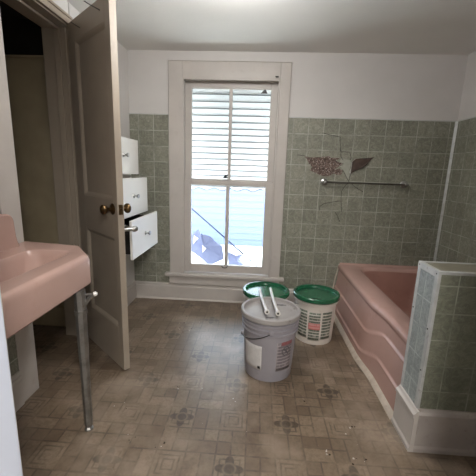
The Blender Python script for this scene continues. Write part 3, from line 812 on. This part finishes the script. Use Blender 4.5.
# ------------------------------------------------------------------ buckets
def bucket(name, label, cx, cy, h, rt_, rb, body, lid, lidr, grooved):
    t = thing(name, label, 'bucket', (cx, cy, 0), 'five-gallon buckets by the tub')
    rr = lambda z: rb+(rt_-rb)*z/h
    p = [(0, .006), (rb-.01, .006), (rb-.008, 0), (rb-.002, 0), (rb, .006)]
    for z in (.1, .2, .26): p.append((rr(z*h/.42), z*h/.42))
    z = h-.122
    p += [(rr(z), z)]
    for k in range(3):
        za = h-.118+k*.030
        p += [(rr(za), za), (rr(za)+.011, za+.003), (rr(za)+.011, za+.011), (rr(za)+.001, za+.014)] if (grooved or k == 2) else [(rr(za), za), (rr(za), za+.014)]
    p += [(rr(h), h-.030), (0, h-.030)]
    bm = bmesh.new(); lathe(bm, p, (cx, cy, 0), n=64); b = obj('body', bm, body, t, 35)
    R = lidr
    q = [(0, h-.022), (R-.024, h-.022), (R-.021, h-.018), (R-.020, h-.002), (R-.014, h), (R-.005, h-.001), (R, h-.006), (R+.001, h-.028), (R-.004, h-.034), (R-.008, h-.034), (R-.008, h-.026), (0, h-.026)]
    bm = bmesh.new(); lathe(bm, q, (cx, cy, 0), n=64)
    ld = obj('lid', bm, lid, t, 35)
    return t, b, ld, rr
def patch(t, name, cx, cy, rr, a0, a1, z0, z1, mat, off=.0012, label=None, skew=0):
    bm = bmesh.new(); uv = bm.loops.layers.uv.new('UVMap'); n = 12; m = 6
    g = [[bm.verts.new((cx+(rr(z0+(z1-z0)*j/m)+off)*math.cos(math.radians(a0+(a1-a0)*i/n)), cy+(rr(z0+(z1-z0)*j/m)+off)*math.sin(math.radians(a0+(a1-a0)*i/n)), z0+(z1-z0)*j/m+skew*i/n)) for i in range(n+1)] for j in range(m+1)]
    for j in range(m):
        for i in range(n):
            f = bm.faces.new((g[j][i], g[j][i+1], g[j+1][i+1], g[j+1][i]))
            for lp, (uu, vv) in zip(f.loops, ((i, j), (i+1, j), (i+1, j+1), (i, j+1))): lp[uv].uv = (uu/n, vv/m)
    o = obj(name, bm, mat, t, 180)
    sd = o.modifiers.new('thick', 'SOLIDIFY'); sd.thickness = .001; sd.offset = -1
    if label: o['label'] = label
    return o
def bail(t, cx, cy, rr, h, a, drop, ang):
    """wire handle hanging at one side between two ears"""
    z = h-.085; r = rr(z)+.010; bm = bmesh.new(); pts = []
    for k in range(25):
        f = k/24; an_ = math.radians(a+ang*f); pts.append((cx+(r+.004)*math.cos(an_), cy+(r+.004)*math.sin(an_), z-drop*(1-(1-f)**2.2)))
    tube(bm, pts, .0026, 8); hnd = obj('wire_handle', bm, M['black'], t, 60)
    for q in (0, -1):
        d = Vector((pts[q][0]-cx, pts[q][1]-cy, 0)).normalized()
        bm = bmesh.new(); lathe(bm, [(0, -.012), (.014, -.012), (.014, 0), (.008, .004), (0, .004)], pts[q], tuple(d), 14); obj('handle_ear', bm, t.children[0].data.materials[0], t, 50)

# front: grey
FX, FY, FH = .122, 1.912, .420
bt, bb_, bl2, rrF = bucket('bucket', 'grey plastic bucket with grey lid and wire handle, nearest of the three', FX, FY, FH, .172, .149, M['gpail'], M['glid'], .186, True)
bail(bt, FX, FY, rrF, FH, 270, .075, -78)
patch(bt, 'paper_label', FX, FY, rrF, 203, 252, .075, .235, M['paper'], label='white paper label')
patch(bt, 'label_mark', FX, FY, rrF, 243, 249, .083, .100, M['black'], .0024)
w1 = patch(bt, 'warning_print', FX, FY, rrF, 284, 324, .075, .265, M['print_grey'], label='grey warning print')
# round prohibition sign with its slash on the warning print
bm = bmesh.new(); az, zc, R0 = 306, .205, .030
def cyl(u, v, off=.0026): 
    r = rrF(zc+v)+off; a = math.radians(az)+u/r; return (FX+r*math.cos(a), FY+r*math.sin(a), zc+v)
n = 28; ro = [bm.verts.new(cyl(R0*math.cos(2*PI*k/n), R0*math.sin(2*PI*k/n))) for k in range(n)]; ri = [bm.verts.new(cyl(.8*R0*math.cos(2*PI*k/n), .8*R0*math.sin(2*PI*k/n))) for k in range(n)]
for k in range(n): bm.faces.new((ro[k], ro[(k+1) % n], ri[(k+1) % n], ri[k]))
s = .707*R0*.85; ww = .003
bm.faces.new([bm.verts.new(cyl(*p)) for p in ((-s-ww, s-ww), (-s+ww, s+ww), (s+ww, -s+ww), (s-ww, -s-ww))])
bm.faces.new([bm.verts.new(cyl(*p)) for p in ((-.004, -.016), (.004, -.016), (.005, .008), (-.005, .008))])
bm.faces.new([bm.verts.new(cyl(.005*math.cos(2*PI*k/10), .014+.005*math.sin(2*PI*k/10))) for k in range(10)])
sg = obj('warning_sign', bm, M['ink'], w1, 180); sd = sg.modifiers.new('thick', 'SOLIDIFY'); sd.thickness = .0008; sd.offset = -1
patch(bt, 'warning_heading', FX, FY, rrF, 293, 322, .245, .268, M['redink'], .0024)
# small spills on the dusty lid
for (px, py, r, k) in ((281, 305, .016, 1.9), (293, 303, .014, 2.4), (271, 317.5, .012, 2.2), (296, 309, .010, 1.5)):
    d = ray(px, py); f = (FH-.021-CAMZ)/d.z; bm = bmesh.new(); c0 = Vector((d.x*f, d.y*f, FH-.0218))
    vs = [bm.verts.new(c0+Vector((r*k*math.cos(2*PI*i/16)*(1+.25*math.sin(3*i)), r*.6*math.sin(2*PI*i/16)*(1+.3*math.cos(2*i)), .0012))) for i in range(16)]
    f0 = bm.faces.new(vs); e_ = bmesh.ops.extrude_face_region(bm, geom=[f0]); bmesh.ops.translate(bm, verts=[v for v in e_['geom'] if isinstance(v, bmesh.types.BMVert)], vec=(0, 0, -.0012))
    bmesh.ops.recalc_face_normals(bm, faces=bm.faces)
    obj('spill', bm, M['ink'], bl2)

# left rear: green lid
LX, LY, LH = .103, 2.29, .402
b2, _, _, rrL = bucket('bucket', 'white bucket with green lid behind the grey bucket, below the window', LX, LY, LH, .158, .138, M['wpail'], M['green'], .172, False)
# right rear: green lid, printed sides
RX, RY, RH = .490, 2.375, .368
b3, _, _, rrR = bucket('bucket', 'white bucket with green lid and printed columns, beside the tub', RX, RY, RH, .155, .140, M['wpail'], M['green'], .174, False)
patch(b3, 'side_print', RX, RY, rrR, 205, 240, .045, .265, M['print_green'], label='dark green printed column')
patch(b3, 'side_print', RX, RY, rrR, 243, 277, .035, .258, M['print_mid'], label='printed column with a red block')
patch(b3, 'side_print', RX, RY, rrR, 280, 314, .045, .262, M['print_green'], label='dark green printed column')

# two white pipes lying from the grey lid back onto the green one
def onZ(px, py, z):
    d = ray(px, py); k = (z-CAMZ)/d.z; return Vector((d.x*k, d.y*k, z))
for (a, b, lb) in (((267, 312), (259.5, 290), 'left one of two thin white pipes lying across the bucket lids'),
                   ((278, 313.5), (270.5, 288.5), 'right one of two thin white pipes lying across the bucket lids')):
    R0 = .0095
    p = onZ(*a, FH+R0+.020); q = onZ(*b, LH+R0+.004)
    mid = p.lerp(q, .5)+Vector((-.006, 0, .002))
    pts = []
    for k in range(13):
        t = k/12; pts.append(p*(1-t)**2+mid*2*t*(1-t)+q*t*t+Vector((0, 0, 0)))
    dr = (pts[0]-pts[1]).normalized()
    t_ = thing('pipe', lb, 'pipe', tuple(q), 'white pipes on the buckets')
    bm = bmesh.new(); tube(bm, pts, [R0*(1-.0*k/12) for k in range(13)], 16)
    obj('tube', bm, M['pipe'], t_, 60)
    bm = bmesh.new(); lathe(bm, [(R0-.0005, -.018), (R0+.0045, -.018), (R0+.0045, .004), (R0-.003, .004), (R0-.003, -.01), (0, -.01)], pts[0], tuple(dr), 20)
    obj('end_fitting', bm, M['pipe'], t_, 40)
    bm = bmesh.new(); lathe(bm, [(0, .0), (R0-.0028, .0), (R0-.0028, .003), (0, .003)], pts[0], tuple(dr), 16); obj('opening', bm, M['black'], t_)

# crumbs of plaster and dirt strewn over the vinyl
bm = bmesh.new()
spots = [(190, 320, 5), (186, 327, 6), (193, 325, 5), (183, 331, 4), (172, 387, 3), (206, 392, 2), (133, 438, 3), (360, 462, 5), (330, 452, 4), (240, 400, 3), (120, 405, 3), (350, 430, 4), (160, 445, 4), (310, 400, 3)]
for px, py, k in spots:
    for i in range(k):
        c = onZ(px+random.uniform(-7, 7), py+random.uniform(-4, 4), 0); r = random.uniform(.0022, .0055)
        vs = [bm.verts.new(c+Vector((r*random.uniform(.7, 1.3)*math.cos(a), r*random.uniform(.7, 1.3)*math.sin(a), 0))) for a in (0, 1.2, 2.5, 3.8, 5.1)]
        tp = bm.verts.new(c+Vector((0, 0, r*.6))); mi = int(random.random() < .35)
        for j in range(5): bm.faces.new((vs[j], vs[(j+1) % 5], tp)).material_index = mi
        bm.faces.new(vs[::-1])
fd = obj('floor_debris', bm, [plain('dirt_crumbs', (62, 50, 40), .9), M['trim']], kind='stuff')
tag(fd, 'dark and pale crumbs strewn over the worn vinyl floor', 'debris')

# ------------------------------------------------------------------ light
wd = bpy.data.worlds.new('sky'); bpy.context.scene.world = wd; wd.use_nodes = True
bg = wd.node_tree.nodes['Background']; bg.inputs[0].default_value = (.78, .88, 1, 1); bg.inputs[1].default_value = 8
sl = bpy.data.lights.new('sun', 'SUN'); so = bpy.data.objects.new('sun', sl); C.objects.link(so)
sl.energy = 20.0; sl.angle = .05; so.rotation_euler = (math.radians(-21), math.radians(5), 0); sl.color = (1, .95, .88)
pl = bpy.data.lights.new('window_portal', 'AREA'); po = bpy.data.objects.new('window_portal', pl); C.objects.link(po)
pl.shape = 'RECTANGLE'; pl.size = .85; pl.size_y = 1.75; po.location = (-.255, 3.14, 1.145); po.rotation_euler = (-PI/2, 0, 0); pl.cycles.is_portal = True
# added fill lights out of view: one under the ceiling, one in the hall
def lamp(name, loc, size, watts, col):
    l = bpy.data.lights.new(name, 'AREA'); l.shape = 'DISK'; l.size = size; l.energy = watts; l.color = col
    o = bpy.data.objects.new(name, l); C.objects.link(o); o.location = loc
pt_ = bpy.data.lights.new('ceiling_fill', 'POINT'); pt_.energy = 22; pt_.shadow_soft_size = .07; pt_.color = (1, .98, .96)
po_ = bpy.data.objects.new('ceiling_fill', pt_); C.objects.link(po_); po_.location = (-.15, 1.72, 2.12)

lamp('hall_fill', (.32, -.6, 2.0),   .4, 56, (1, .96, .91))
sc = bpy.context.scene
sc.view_settings.view_transform = 'Standard'; sc.view_settings.look = 'None'
sc.view_settings.exposure = .4; sc.view_settings.gamma = 1
sc.cycles.use_denoising = True
sc.cycles.max_bounces = 14; sc.cycles.diffuse_bounces = 8; sc.cycles.transparent_max_bounces = 16
sc.cycles.sample_clamp_indirect = 8
